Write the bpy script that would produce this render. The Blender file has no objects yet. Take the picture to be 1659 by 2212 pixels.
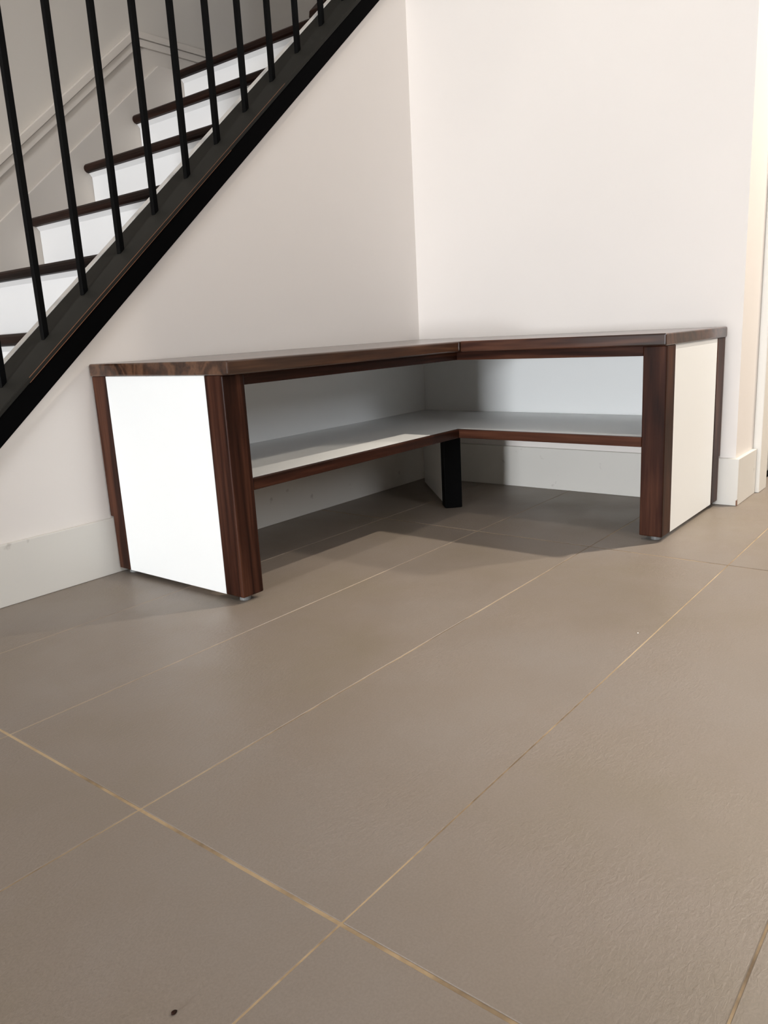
import bpy, bmesh, math, random
from mathutils import Vector, Matrix
random.seed(7)
S = bpy.context.scene
C = S.collection

# ------------------------------------------------------------------ camera
cam_d = bpy.data.cameras.new('camera'); cam = bpy.data.objects.new('camera', cam_d); C.objects.link(cam)
S.camera = cam
CP = Vector((-2.1091, -1.5229, 0.4957)); YAW, PITCH, ROLL, FPX = -0.8892, -0.2308, -0.0543, 1677.5
fwd = Vector((-math.sin(YAW)*math.cos(PITCH), math.cos(YAW)*math.cos(PITCH), math.sin(PITCH)))
r0 = Vector((math.cos(YAW), math.sin(YAW), 0)); u0 = r0.cross(fwd)
rt = r0*math.cos(ROLL) + u0*math.sin(ROLL); up = u0*math.cos(ROLL) - r0*math.sin(ROLL)
m = Matrix((rt, up, -fwd)).transposed().to_4x4(); m.translation = CP
cam.matrix_world = m
cam_d.sensor_fit = 'HORIZONTAL'; cam_d.sensor_width = 36.0; cam_d.lens = 36.0*FPX/1659.0
cam_d.clip_start = .02

# ------------------------------------------------------------------ light
w = bpy.data.worlds.new('world'); S.world = w; w.use_nodes = True
w.node_tree.nodes['Background'].inputs[0].default_value = (.55, .68, 1, 1)
w.node_tree.nodes['Background'].inputs[1].default_value = .05
def area(name, loc, aim, sx, sy, power, col, spread=180):
    d = bpy.data.lights.new(name, 'AREA'); d.shape = 'RECTANGLE'; d.size = sx; d.size_y = sy
    d.energy = power; d.color = col; d.spread = math.radians(spread)
    o = bpy.data.objects.new(name, d); C.objects.link(o); o.location = loc
    o.rotation_euler = (Vector(aim)-Vector(loc)).to_track_quat('-Z', 'Z').to_euler()
    return o
def spot(name, loc, power, col, ang=150, blend=.6, rad=.04, aim=None):
    d = bpy.data.lights.new(name, 'SPOT'); d.energy = power; d.color = col
    d.spot_size = math.radians(ang); d.spot_blend = blend; d.shadow_soft_size = rad
    o = bpy.data.objects.new(name, d); C.objects.link(o); o.location = loc
    return o
CEIL = 2.5
# unseen area lights added for the cool light from side and rear
LIGHTS = dict(side=985, rear=32, hall=182, bench=26, room=22, stairs=1, hall2=185)
area('added_light_side', (-7.62, -1.1, .5), (0, -1.1, .5), 2.6, .8, LIGHTS['side'], (.92, .955, 1))
area('added_light_rear', (-1.5, -4.43, 1.8), (-1.5, 0, 1.8), 1.1, 1.0, LIGHTS['rear'], (.9, .94, 1))
# recessed downlights; unseen spots added to brighten the room, stairs and far hall
WARM = (1, .90, .77)
spot('downlight_hall', (.42, -1.60, CEIL-.03), LIGHTS['hall'], WARM, ang=88, blend=.35, rad=.03)
spot('downlight_bench', (-1.0, -.72, CEIL-.03), LIGHTS['bench'], WARM, rad=.07)
spot('added_spot_room', (-2.4, -2.6, CEIL-.03), LIGHTS['room'], WARM, rad=.05)
spot('added_spot_stairs', (.45, .52, CEIL-.03), LIGHTS['stairs'], WARM, rad=.05)
spot('added_spot_hall_far', (1.5, -2.4, CEIL-.03), LIGHTS['hall2'], WARM, rad=.05)
S.view_settings.view_transform = 'Standard'; S.view_settings.look = 'None'
S.view_settings.exposure = 0.12; S.view_settings.gamma = 1.0
S.view_settings.use_curve_mapping = False

# ------------------------------------------------------------------ materials
def srgb(r, g, b):
    f = lambda c: (c/255)/12.92 if c/255 <= .04045 else (((c/255)+.055)/1.055)**2.4
    return (f(r), f(g), f(b), 1)
def base(name, rough, spec=.5):
    M = bpy.data.materials.new(name); M.use_nodes = True
    nt = M.node_tree; B = nt.nodes['Principled BSDF']
    B.inputs['Roughness'].default_value = rough; B.inputs['Specular IOR Level'].default_value = spec
    return M, nt, B
def N(nt, t, **k):
    n = nt.nodes.new(t)
    for a, v in k.items():
        if a in n.inputs: n.inputs[a].default_value = v
        else: setattr(n, a, v)
    return n
def ramp(nt, stops):
    n = nt.nodes.new('ShaderNodeValToRGB'); e = n.color_ramp.elements
    while len(e) < len(stops): e.new(.5)
    for i, (p, c) in enumerate(stops): e[i].position = p; e[i].color = c
    return n
def coords(nt, scale=(1, 1, 1), rnd=False, kind='Object'):
    tc = N(nt, 'ShaderNodeTexCoord'); mp = N(nt, 'ShaderNodeMapping'); mp.inputs['Scale'].default_value = scale
    nt.links.new(tc.outputs[kind], mp.inputs['Vector'])
    if rnd:
        oi = N(nt, 'ShaderNodeObjectInfo'); ml = N(nt, 'ShaderNodeMath', operation='MULTIPLY'); ml.inputs[1].default_value = 37
        nt.links.new(oi.outputs['Random'], ml.inputs[0])
        cb = N(nt, 'ShaderNodeCombineXYZ')
        for i in range(3): nt.links.new(ml.outputs[0], cb.inputs[i])
        nt.links.new(cb.outputs[0], mp.inputs['Location'])
    return mp
def paint(name, col, rough=.55, mott=.04, scuff=0.0, bump=.02, spec=.4):
    M, nt, B = base(name, rough, spec); L = nt.links.new
    mp = coords(nt)
    n = N(nt, 'ShaderNodeTexNoise', Scale=2.2, Detail=4); L(mp.outputs[0], n.inputs['Vector'])
    a = tuple(c*(1-mott) for c in col[:3])+(1,); b = tuple(min(1, c*(1+mott)) for c in col[:3])+(1,)
    rp = ramp(nt, [(.35, a), (.65, b)]); L(n.outputs[0], rp.inputs[0]); out = rp.outputs[0]
    if scuff:
        n2 = N(nt, 'ShaderNodeTexNoise', Scale=26, Detail=3); L(mp.outputs[0], n2.inputs['Vector'])
        r2 = ramp(nt, [(.69, (0, 0, 0, 1)), (.76, (scuff,)*3+(1,))]); L(n2.outputs[0], r2.inputs[0])
        mx = N(nt, 'ShaderNodeMix', data_type='RGBA'); L(r2.outputs[0], mx.inputs[0]); L(out, mx.inputs[6])
        mx.inputs[7].default_value = srgb(120, 105, 92); out = mx.outputs[2]
    L(out, B.inputs['Base Color'])
    if bump:
        n3 = N(nt, 'ShaderNodeTexNoise', Scale=260, Detail=2); L(mp.outputs[0], n3.inputs['Vector'])
        bp = N(nt, 'ShaderNodeBump', Strength=bump, Distance=.002); L(n3.outputs[0], bp.inputs['Height']); L(bp.outputs[0], B.inputs['Normal'])
    return M
def walnut(name, axis, dark=(.009, .0030, .0017), mid=(.036, .0118, .0066), lite=(.092, .035, .019), rough=.38, spec=.12):
    M, nt, B = base(name, rough, spec); L = nt.links.new
    sc = [1, 1, 1]; sc[axis] = .055
    mp = coords(nt, tuple(sc), True)
    big = N(nt, 'ShaderNodeTexNoise', Scale=11, Detail=3, Distortion=.9); L(mp.outputs[0], big.inputs['Vector'])
    # growth rings: contour bands of the stretched noise
    mul = N(nt, 'ShaderNodeMath', operation='MULTIPLY'); mul.inputs[1].default_value = 34; L(big.outputs[0], mul.inputs[0])
    sn = N(nt, 'ShaderNodeMath', operation='SINE'); L(mul.outputs[0], sn.inputs[0])
    mr = N(nt, 'ShaderNodeMapRange'); mr.inputs[1].default_value = -1; L(sn.outputs[0], mr.inputs[0])
    fine = N(nt, 'ShaderNodeTexNoise', Scale=170, Detail=4); L(mp.outputs[0], fine.inputs['Vector'])
    mix = N(nt, 'ShaderNodeMix', data_type='FLOAT'); mix.inputs[0].default_value = .6
    L(mr.outputs[0], mix.inputs[2]); L(fine.outputs[0], mix.inputs[3])
    mix2 = N(nt, 'ShaderNodeMix', data_type='FLOAT'); mix2.inputs[0].default_value = .45
    L(mix.outputs[0], mix2.inputs[2]); L(big.outputs[0], mix2.inputs[3])
    rp = ramp(nt, [(.3, dark+(1,)), (.5, mid+(1,)), (.72, lite+(1,))]); L(mix2.outputs[0], rp.inputs[0])
    L(rp.outputs[0], B.inputs['Base Color'])
    bp = N(nt, 'ShaderNodeBump', Strength=.12, Distance=.001); L(fine.outputs[0], bp.inputs['Height']); L(bp.outputs[0], B.inputs['Normal'])
    return M
MAT = {}
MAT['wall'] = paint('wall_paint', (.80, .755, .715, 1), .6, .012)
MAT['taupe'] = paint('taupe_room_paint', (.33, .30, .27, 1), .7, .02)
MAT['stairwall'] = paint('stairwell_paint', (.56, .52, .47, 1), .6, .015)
MAT['trim'] = paint('trim_paint', (.71, .685, .635, 1), .42, .02, scuff=.35)
MAT['trim_clean'] = paint('trim_gloss_paint', (.76, .735, .68, 1), .4, .01)
MAT['stair_trim'] = paint('stair_trim_paint', (.62, .565, .505, 1), .45, .01)
MAT['riser'] = paint('riser_paint', (.87, .86, .845, 1), .4, .01)
MAT['panel'] = paint('white_laminate', (.89, .90, .885, 1), .35, .006, bump=.01)
MAT['black'] = paint('black_paint', (.0012, .0012, .0014, 1), .7, .05, spec=.03)
MAT['cap'] = paint('black_paint_lit', (.016, .0150, .0125, 1), .6, .1, spec=.15)  # same black paint as the stringer, lightened as if lit from above
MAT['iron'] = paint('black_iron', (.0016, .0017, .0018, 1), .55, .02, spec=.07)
MAT['worn'] = paint('worn_wood_edge', srgb(120, 80, 55), .5, .3)
MAT['pad'] = paint('grey_nylon', srgb(120, 120, 118), .5)
MAT['door'] = paint('grey_door_paint', srgb(150, 150, 148), .45)
MAT['ceiling'] = paint('ceiling_paint', (.60, .58, .55, 1), .8)
for a, k in enumerate('xyz'): MAT['walnut_'+k] = walnut('walnut_grain_'+k, a)
MAT['walnut_top_x'] = walnut('walnut_oiled_top_x', 0, (.014, .0055, .003), (.058, .0245, .0125), (.125, .060, .031), rough=.28, spec=.4)
MAT['walnut_top_y'] = walnut('walnut_oiled_top_y', 1, rough=.28, spec=.4)
for k in 'xy':
    _b = MAT['walnut_top_'+k].node_tree.nodes['Principled BSDF']; _b.inputs['Coat Weight'].default_value = .5; _b.inputs['Coat Roughness'].default_value = .16
MAT['tread'] = walnut('dark_tread_wood', 1, (.006, .0022, .0013), (.016, .006, .0035), (.03, .012, .007), .4)

def tile_mat():
    M, nt, B = base('porcelain_tile', .5, .5); L = nt.links.new
    mp = coords(nt, (1, 1, 1), False, 'Object'); oi = N(nt, 'ShaderNodeObjectInfo')
    ad = N(nt, 'ShaderNodeVectorMath', operation='ADD'); L(mp.outputs[0], ad.inputs[0]); L(oi.outputs['Location'], ad.inputs[1])
    v = ad.outputs[0]
    n = N(nt, 'ShaderNodeTexNoise', Scale=2.4, Detail=5, Roughness=.6); L(v, n.inputs['Vector'])
    rp = ramp(nt, [(.3, (.220, .182, .139, 1)), (.5, (.241, .200, .167, 1)), (.72, (.254, .219, .193, 1))]); L(n.outputs[0], rp.inputs[0])
    f = N(nt, 'ShaderNodeTexNoise', Scale=420, Detail=2); L(v, f.inputs['Vector'])
    fr = ramp(nt, [(.3, (.93, .93, .93, 1)), (.7, (1.05, 1.05, 1.05, 1))]); L(f.outputs[0], fr.inputs[0])
    mx = N(nt, 'ShaderNodeMix', data_type='RGBA', blend_type='MULTIPLY'); mx.inputs[0].default_value = 1
    L(rp.outputs[0], mx.inputs[6]); L(fr.outputs[0], mx.inputs[7]); L(mx.outputs[2], B.inputs['Base Color'])
    # slate-like relief: patches of fine ripple
    mp2 = N(nt, 'ShaderNodeMapping'); mp2.inputs['Scale'].default_value = (.6, 1.25, 1); L(v, mp2.inputs[0])
    rip = N(nt, 'ShaderNodeTexNoise', Scale=180, Detail=4, Roughness=.62, Distortion=.6); L(mp2.outputs[0], rip.inputs['Vector'])
    pat = N(nt, 'ShaderNodeTexNoise', Scale=5.5, Detail=3); L(v, pat.inputs['Vector'])
    pr = ramp(nt, [(.42, (.15, .15, .15, 1)), (.64, (1, 1, 1, 1))]); L(pat.outputs[0], pr.inputs[0])
    ml = N(nt, 'ShaderNodeMath', operation='MULTIPLY'); L(rip.outputs[0], ml.inputs[0]); L(pr.outputs[0], ml.inputs[1])
    bp = N(nt, 'ShaderNodeBump', Strength=.5, Distance=.0018); L(ml.outputs[0], bp.inputs['Height']); L(bp.outputs[0], B.inputs['Normal'])
    rr = ramp(nt, [(.35, (.40,)*3+(1,)), (.65, (.52,)*3+(1,))]); L(pat.outputs[0], rr.inputs[0]); L(rr.outputs[0], B.inputs['Roughness'])
    return M
MAT['tile'] = tile_mat()
def grout_mat():
    M, nt, B = base('sand_grout', .85, .2); L = nt.links.new
    mp = coords(nt)
    n = N(nt, 'ShaderNodeTexNoise', Scale=3.5, Detail=6, Roughness=.7); L(mp.outputs[0], n.inputs['Vector'])
    rp = ramp(nt, [(.40, srgb(118, 102, 84)), (.52, srgb(176, 154, 124)), (.7, srgb(204, 184, 154))]); L(n.outputs[0], rp.inputs[0])
    L(rp.outputs[0], B.inputs['Base Color'])
    return M
MAT['grout'] = grout_mat()

# ------------------------------------------------------------------ helpers
def finish(name, bm, mat, parent=None, origin=None, smooth=False):
    bmesh.ops.recalc_face_normals(bm, faces=bm.faces)
    if origin is None:
        lo = Vector((min(v.co[i] for v in bm.verts) for i in range(3))); hi = Vector((max(v.co[i] for v in bm.verts) for i in range(3)))
        origin = (lo+hi)/2
    origin = Vector(origin)
    for v in bm.verts: v.co -= origin
    me = bpy.data.meshes.new(name); bm.to_mesh(me); bm.free()
    me.materials.append(MAT[mat])
    if smooth:
        for p in me.polygons: p.use_smooth = True
    o = bpy.data.objects.new(name, me); C.objects.link(o)
    if parent is not None:
        o.parent = parent; o.location = origin - world_loc(parent)
    else: o.location = origin
    return o
def world_loc(o):
    l = Vector(o.location)
    return l + world_loc(o.parent) if o.parent else l
def bevel(bm, b, seg=2):
    if b: bmesh.ops.bevel(bm, geom=list(bm.edges), offset=b, segments=seg, profile=.5, affect='EDGES', clamp_overlap=True)
def box_bm(x0, x1, y0, y1, z0, z1, b=0, seg=2):
    bm = bmesh.new(); bmesh.ops.create_cube(bm, size=1)
    for v in bm.verts: v.co = Vector(((x0+x1)/2+v.co.x*(x1-x0), (y0+y1)/2+v.co.y*(y1-y0), (z0+z1)/2+v.co.z*(z1-z0)))
    bevel(bm, b, seg); return bm
def box(name, x0, x1, y0, y1, z0, z1, mat, parent=None, b=0, seg=2):
    return finish(name, box_bm(x0, x1, y0, y1, z0, z1, b, seg), mat, parent)
def prism_bm(pts, a0, a1, plane='xz', b=0, seg=2):
    """polygon in the named plane pushed along the remaining axis from a0 to a1"""
    bm = bmesh.new()
    mk = {'xz': lambda p, a: (p[0], a, p[1]), 'yz': lambda p, a: (a, p[0], p[1]), 'xy': lambda p, a: (p[0], p[1], a)}[plane]
    A = [bm.verts.new(mk(p, a0)) for p in pts]; Bv = [bm.verts.new(mk(p, a1)) for p in pts]
    bm.faces.new(A); bm.faces.new(Bv[::-1])
    for i in range(len(pts)):
        j = (i+1) % len(pts); bm.faces.new((A[i], Bv[i], Bv[j], A[j]))
    bmesh.ops.recalc_face_normals(bm, faces=bm.faces)
    bevel(bm, b, seg); return bm
def prism(name, pts, a0, a1, mat, parent=None, plane='xz', b=0, seg=2):
    return finish(name, prism_bm(pts, a0, a1, plane, b, seg), mat, parent)
def struct(o): o['kind'] = 'structure'; return o
def thing(name, loc, label, cat, group=None):
    o = bpy.data.objects.new(name, None); C.objects.link(o); o.location = loc; o.empty_display_size = .1
    o['label'] = label; o['category'] = cat
    if group: o['group'] = group
    return o

# ------------------------------------------------------------------ floor: grout bed + porcelain planks
XL, XR, YN, YF = -7.6, 2.4, -4.4, .9
floor = struct(box('floor', XL-.12, XR, YN-.12, YF+.12, -.06, -.0009, 'grout'))
TX, TY, X1, Y1 = 1.1722, .2930, -1.7015, -.2403
GX, GY = .0038, .0019
tile_mesh = None
ix0 = math.floor((XL-X1)/TX); ix1 = math.ceil((XR-X1)/TX)
iy0 = math.floor((YN-Y1)/TY); iy1 = math.ceil((YF-Y1)/TY)
for iy in range(iy0, iy1):
    for ix in range(ix0, ix1):
        a0, a1 = max(XL, X1+ix*TX), min(XR, X1+(ix+1)*TX); b0, b1 = max(YN, Y1+iy*TY), min(YF, Y1+(iy+1)*TY)
        if b0 > -.95 and a0 > .1: continue            # solid wall block beyond the corner
        full = abs(a1-a0-TX) < 1e-6 and abs(b1-b0-TY) < 1e-6
        if full and tile_mesh:
            t = bpy.data.objects.new('tile', tile_mesh); C.objects.link(t)
            t.parent = floor; t.location = Vector(((a0+a1)/2, (b0+b1)/2, -.004)) - Vector(floor.location)
        else:
            t = box('tile', a0+GX/2, a1-GX/2, b0+GY/2, b1-GY/2, -.008, 0, 'tile', floor, .0007, 1)
            if full: tile_mesh = t.data
        t.location.z += random.uniform(-.0003, .0)

# ------------------------------------------------------------------ walls of the room
SL = .863
CB = 1.5250        # stringer underside at y=-.01
CT = 1.5890        # stringer top
wl = struct(prism('wall_left', [(-(CB-.0)/SL, 0), (0.0, 0), (0.0, CB+.004), (-.002, CB+.002)], 0.0, .13, 'wall'))
struct(box('wall_right', 0, .10, -.99, .165, 0, CEIL, 'wall'))
wh = struct(box('wall_hall', .10, .25, -.99, -.87, 0, CEIL, 'wall'))
struct(box('wall_hall_far', 1.08, XR, -.99, -.87, 0, CEIL, 'wall'))
struct(box('wall_hall_header', .25, 1.08, -.99, -.87, 2.05, CEIL, 'wall'))
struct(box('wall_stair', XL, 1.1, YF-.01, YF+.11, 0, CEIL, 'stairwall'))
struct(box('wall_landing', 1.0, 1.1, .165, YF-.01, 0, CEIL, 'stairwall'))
struct(box('wall_landing_side', .10, 1.1, .065, .165, 0, CEIL, 'stairwall'))
struct(box('wall_hall_end', XR, XR+.1, YN, -.87, 0, CEIL, 'taupe'))
# wall behind the camera and wall at the side, each with an opening added for its area light (pieces round the opening)
def opening_wall(name, axis, at, a0, a1, w0, w1, z0, z1, out):
    def piece(p0, p1, q0, q1):
        if axis == 'x': return box_bm(min(at, at+out), max(at, at+out), p0, p1, q0, q1)
        return box_bm(p0, p1, min(at, at+out), max(at, at+out), q0, q1)
    bm = bmesh.new()
    for pc in ((a0, w0, 0, CEIL), (w1, a1, 0, CEIL), (w0, w1, 0, z0), (w0, w1, z1, CEIL)):
        if pc[1]-pc[0] < 1e-4 or pc[3]-pc[2] < 1e-4: continue
        b2 = piece(*pc); me = bpy.data.meshes.new('tmp'); b2.to_mesh(me); b2.free(); bm.from_mesh(me); bpy.data.meshes.remove(me)
    return struct(finish(name, bm, 'taupe'))
opening_wall('wall_side', 'x', XL, YN, YF, -2.4, .2, .1, .9, -.12)
opening_wall('wall_rear', 'y', YN, XL, XR, -2.05, -.95, 1.3, 2.3, -.12)
struct(box('ceiling', XL-.12, XR+.1, YN-.12, YF+.11, CEIL, CEIL+.08, 'ceiling'))

# baseboards
TB, HB = .0110, .1236
struct(box('baseboard_left', -1.55, -TB, -TB, 0, 0, HB, 'trim', None, .0015))
struct(box('baseboard_right', -TB, 0, -.99-TB, 0, 0, HB, 'trim', None, .0015))
chip = bpy.data.objects.get('baseboard_right')
finish('chip', prism_bm([(-TB-.0004, .001), (-TB+.003, .001), (-TB+.0025, .010), (-TB+.0015, .019), (-TB-.0004, .014)], -.99-TB-.0004, -.99-TB+.003, 'xz'), 'worn', chip)
struct(box('baseboard_hall', 0, .172, -.99-TB, -.99, 0, HB, 'trim', None, .0015))
# door casing, jamb and door in the hall
struct(box('trim_1', .172, .252, -1.011, -.99, 0, 2.12, 'trim_clean', None, .002))
struct(box('trim_2', 1.078, 1.158, -1.011, -.99, 0, 2.12, 'trim_clean', None, .002))
struct(box('trim_3', .252, 1.078, -1.011, -.99, 2.04, 2.12, 'trim_clean', None, .002))
door = struct(box('door_1', .262, 1.068, -.975, -.93, .016, 2.035, 'door', None, .002))
box('door_sweep', .262, 1.068, -.980, -.925, .002, .016, 'black', door)
h = finish('door_handle', box_bm(.98, 1.04, -1.01, -.975, .86, .92, .01), 'iron', door)

# ------------------------------------------------------------------ staircase behind the left wall
RISE, RUN, YA, YB = .177, .206, .165, .868
nx = lambda k: -1.21+RUN*(k-3)
stair = thing('staircase', (-1.62, .52, 0), 'straight staircase with dark wood treads, white risers and black sloping stringer', 'staircase')
def nosed(x0, x1, z, th=.028, n=6):
    r = th/2
    pts = [(x1, z), (x1, z-th)]
    for i in range(n+1):
        a = -math.pi/2 - math.pi*i/n
        pts.append((x0+r+r*math.cos(a), z-r+r*math.sin(a)))
    return pts
for k in range(1, 9):
    last = k == 8
    prism('tread' if not last else 'landing', nosed(nx(k), nx(k+1)+.03 if not last else .995, k*RISE), YA+.001, YB-.001, 'tread', stair)
    box('riser', nx(k)+.026, nx(k)+.042, YA+.001, YB-.001, (k-1)*RISE, k*RISE-.028, 'riser', stair)
    prism('cove_moulding', [(nx(k)+.026, k*RISE-.028), (nx(k)+.026, k*RISE-.040), (nx(k)+.016, k*RISE-.028)], YA+.001, YB-.001, 'riser', stair)
def slope(xa, xb, c0, c1): return [(xa, SL*xa+c0), (xb, SL*xb+c0), (xb, SL*xb+c1), (xa, SL*xa+c1)]
xs0 = -1.70
prism('stringer', slope(xs0, -.001, CB, CT-.012), -.010, .142, 'black', stair, b=.002)
cp = prism('stringer_cap', slope(xs0, -.001, CT-.012, CT), -.0115, .142, 'cap', stair, b=.0016)
for c, yy in ((CT-.0005, -.0108), (CT-.0105, -.0112)):
    prism('worn_edge', slope(-1.33, -.55 if c > CT-.005 else -.75, c-.0012, c), yy-.0006, yy+.0012, 'worn', stair)
prism('inner_skirt', slope(xs0, -.001, CT-.30, CT+.001), .1425, .165, 'riser', stair, b=.001)

# skirt board and moulded base on the stairwell's far wall
struct(prism('trim_4', [(-1.8977, 0), (-.56, 0), (-.13, .9), (-.13, 1.4145), (-.253, 1.4145)], YB, YF-.01, 'stair_trim', b=.0015))
def band(name, v0, v1, d, xa=-1.95, xb=.998):
    ct = 1.795; zt = 1.506; kx = math.cos(math.atan(SL))
    X = lambda v: (zt-kx*v-ct+v)/.86
    top = [(xa, .86*xa+ct-v0), (X(v0), zt-kx*v0), (xb, zt-kx*v0)]
    bot = [(xb, zt-kx*v1), (X(v1), zt-kx*v1), (xa, .86*xa+ct-v1)]
    return struct(prism(name, top+bot, YF-.01-d, YF-.01, 'stair_trim', b=.0012))
band('trim_5', .058, .166, .008)
band('trim_6', .0285, .058, .016)
band('trim_7', 0, .027, .022)

# railing: black square iron balusters standing on the stringer cap
rail = thing('stair_railing', (-1.62, .066, .2), 'black iron stair railing of thin square balusters along the stringer', 'railing')
def ray(px, py): return fwd + rt*((px-829.5)/FPX) + up*((1106-py)/FPX)
YBAL = .066; s = .0064
bx = [-1.3467 + .10383*i for i in range(-3, 14)]
for x in bx:
    if x > -.02: continue
    zb = SL*x+CT
    prism('baluster', [(x-s, SL*(x-s)+CT+.0005), (x+s, SL*(x+s)+CT+.0005), (x+s, SL*(x+s)+CT+.86), (x-s, SL*(x-s)+CT+.86)], YBAL-s, YBAL+s, 'iron', rail, b=.0008, seg=1)
prism('handrail', slope(xs0, -.005, CT+.862, CT+.92), YBAL-.03, YBAL+.03, 'black', rail, b=.008)
box('newel_post', xs0-.09, xs0, YBAL-.045, YBAL+.045, 0, 1.15, 'black', rail, .004)
# sloping dark board of the next flight, just showing above the landing edge
nb = prism('flight_board', [(-.172, 1.4168), (.06, 1.4168), (.45, 1.80), (.45, 1.93), (-.02, 1.553), (-.12, 1.478), (-.168, 1.436)], .200, .236, 'tread', stair, b=.002)

# ------------------------------------------------------------------ walnut corner bench
H, TT = .457, .026
L1, L2, D1, D2 = 1.1907, .9517, .4234, .4292
o1e, o1f, o2e, o2f = .003, .0211, .003, .0166
LZ, SH, ST, ZA = .0107, .2338, .0217, .4100
ZT = H-TT
bench = thing('corner_bench', (-.5, -.45, 0), 'L-shaped walnut corner bench with white panels and a low open shelf', 'bench')
B = bench
box('bench_top', -L1-o1e, -.0015, -D1-o1f, -.0015, ZT, H, 'walnut_top_x', B, .0035, 3)
box('bench_top', -D2-o2f, -.0015, -L2-o2e, -D1-o1f-.0004, ZT, H, 'walnut_top_y', B, .0035, 3)
LW = .0515
def leg(x0, x1, y0, y1): return box('leg', x0, x1, y0, y1, LZ, ZT, 'walnut_z', B, .0025, 2)
leg(-L1, -L1+LW, -D1, -D1+LW)
leg(-D2, -D2+.056, -L2, -L2+LW)
# rear legs, notched over the baseboard
zn = HB+.004
RW = .0395
prism('leg', [(-TB-.002-RW, LZ), (-TB-.002, LZ), (-TB-.002, zn), (-.003, zn), (-.003, ZT), (-TB-.002-RW, ZT)], -L1, -L1+LW, 'walnut_z', B, 'yz', .002)
prism('leg', [(-TB-.002-.052, LZ), (-TB-.002, LZ), (-TB-.002, zn), (-.003, zn), (-.003, ZT), (-TB-.002-.052, ZT)], -L2, -L2+LW, 'walnut_z', B, 'xz', .002)
# white end panels
box('end_panel', -L1+.0012, -L1+.017, -D1+LW+.0003, -TB-.002-RW-.0003, LZ, ZT-.0003, 'panel', B, .0004, 1)
box('end_panel', -D2+.0563, -TB-.002-.0523, -L2+.0012, -L2+.017, LZ, ZT-.0003, 'panel', B, .0004, 1)
# rails under the top
box('apron', -L1+LW, -D2+.018, -D1+.0012, -D1+.019, ZA, ZT-.0002, 'walnut_x', B, .001)
box('apron', -D2+.0012, -D2+.019, -L2+LW, -D1+.0010, ZA, ZT-.0002, 'walnut_y', B, .001)
# L-shaped white shelf with walnut edging
sf = prism('shelf', [(-L1+.0175, -.030), (-.030, -.030), (-.030, -L2+.0175), (-D2+.0115, -L2+.0175), (-D2+.0115, -D1+.0115), (-L1+.0175, -D1+.0115)], SH-.018, SH, 'panel', B, 'xy')
box('shelf_edge', -L1+LW, -D2+.0112, -D1+.0008, -D1+.0113, SH-ST, SH+.0002, 'walnut_x', B, .0006, 1)
box('shelf_edge', -D2+.0008, -D2+.0113, -L2+LW, -D1+.0006, SH-ST, SH+.0002, 'walnut_y', B, .0006, 1)
# white back panels above the shelf
box('back_panel', -L1+.0175, -.0305, -.0455, -.0305, SH+.0003, ZT-.0003, 'panel', B)
box('back_panel', -.0455, -.0305, -L2+.0175, -.0457, SH+.0003, ZT-.0003, 'panel', B)
# support in the corner: diagonal white panel with a walnut post on its front edge
def diag(name, c, du, dv, z0, z1, mat, b):
    """block with front-left corner c, du along the diagonal to the room corner, dv to its right"""
    d = Vector((1, 1, 0)).normalized(); e = Vector((1, -1, 0)).normalized()
    p = [Vector(c), Vector(c)+d*du, Vector(c)+d*du+e*dv, Vector(c)+e*dv]
    return prism(name, [(q.x, q.y) for q in p], z0, z1, mat, B, 'xy', b)
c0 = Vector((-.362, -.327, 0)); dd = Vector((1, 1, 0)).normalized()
lb = diag('leg', c0, .046, .048, .0004, SH-.0185, 'iron', .002); lb['label'] = 'walnut post under the shelf corner, shade painted as black'  # walnut post; the shade on it is put in as flat black
diag('support_panel', c0+dd*.0465+Vector((1, -1, 0)).normalized()*.0004, .30, .016, LZ, SH-.0185, 'panel', .0004)
# round glides under the legs
def glide(x, y, r=.011):
    bm = bmesh.new(); bmesh.ops.create_cone(bm, cap_ends=True, segments=20, radius1=r, radius2=r*.92, depth=LZ-.0002)
    for v in bm.verts: v.co += Vector((x, y, LZ/2))
    finish('foot_glide', bm, 'pad', B)
glide(-L1+.022, -D1+.022); glide(-D2+.026, -L2+.022); glide(-L1+.022, -.036); glide(-.036, -L2+.022)

# ------------------------------------------------------------------ crumbs on the floor
def crumb(px, py, r, label, mat):
    d = ray(px, py); p = CP + d*(-CP.z/d.z)
    bm = bmesh.new(); bmesh.ops.create_icosphere(bm, subdivisions=2, radius=r)
    for v in bm.verts: v.co = Vector((v.co.x*random.uniform(.9, 1.3), v.co.y*random.uniform(.7, 1), v.co.z*.5)) + Vector((p.x, p.y, r*.45))
    o = finish('crumb', bm, mat, None, None, True); o['label'] = label; o['category'] = 'crumb'
crumb(376, 2189, .0022, 'dark brown crumb lying on the nearest floor tile', 'tread')
crumb(1378, 1368, .0012, 'tiny white speck on the floor tiles in front of the bench', 'panel')
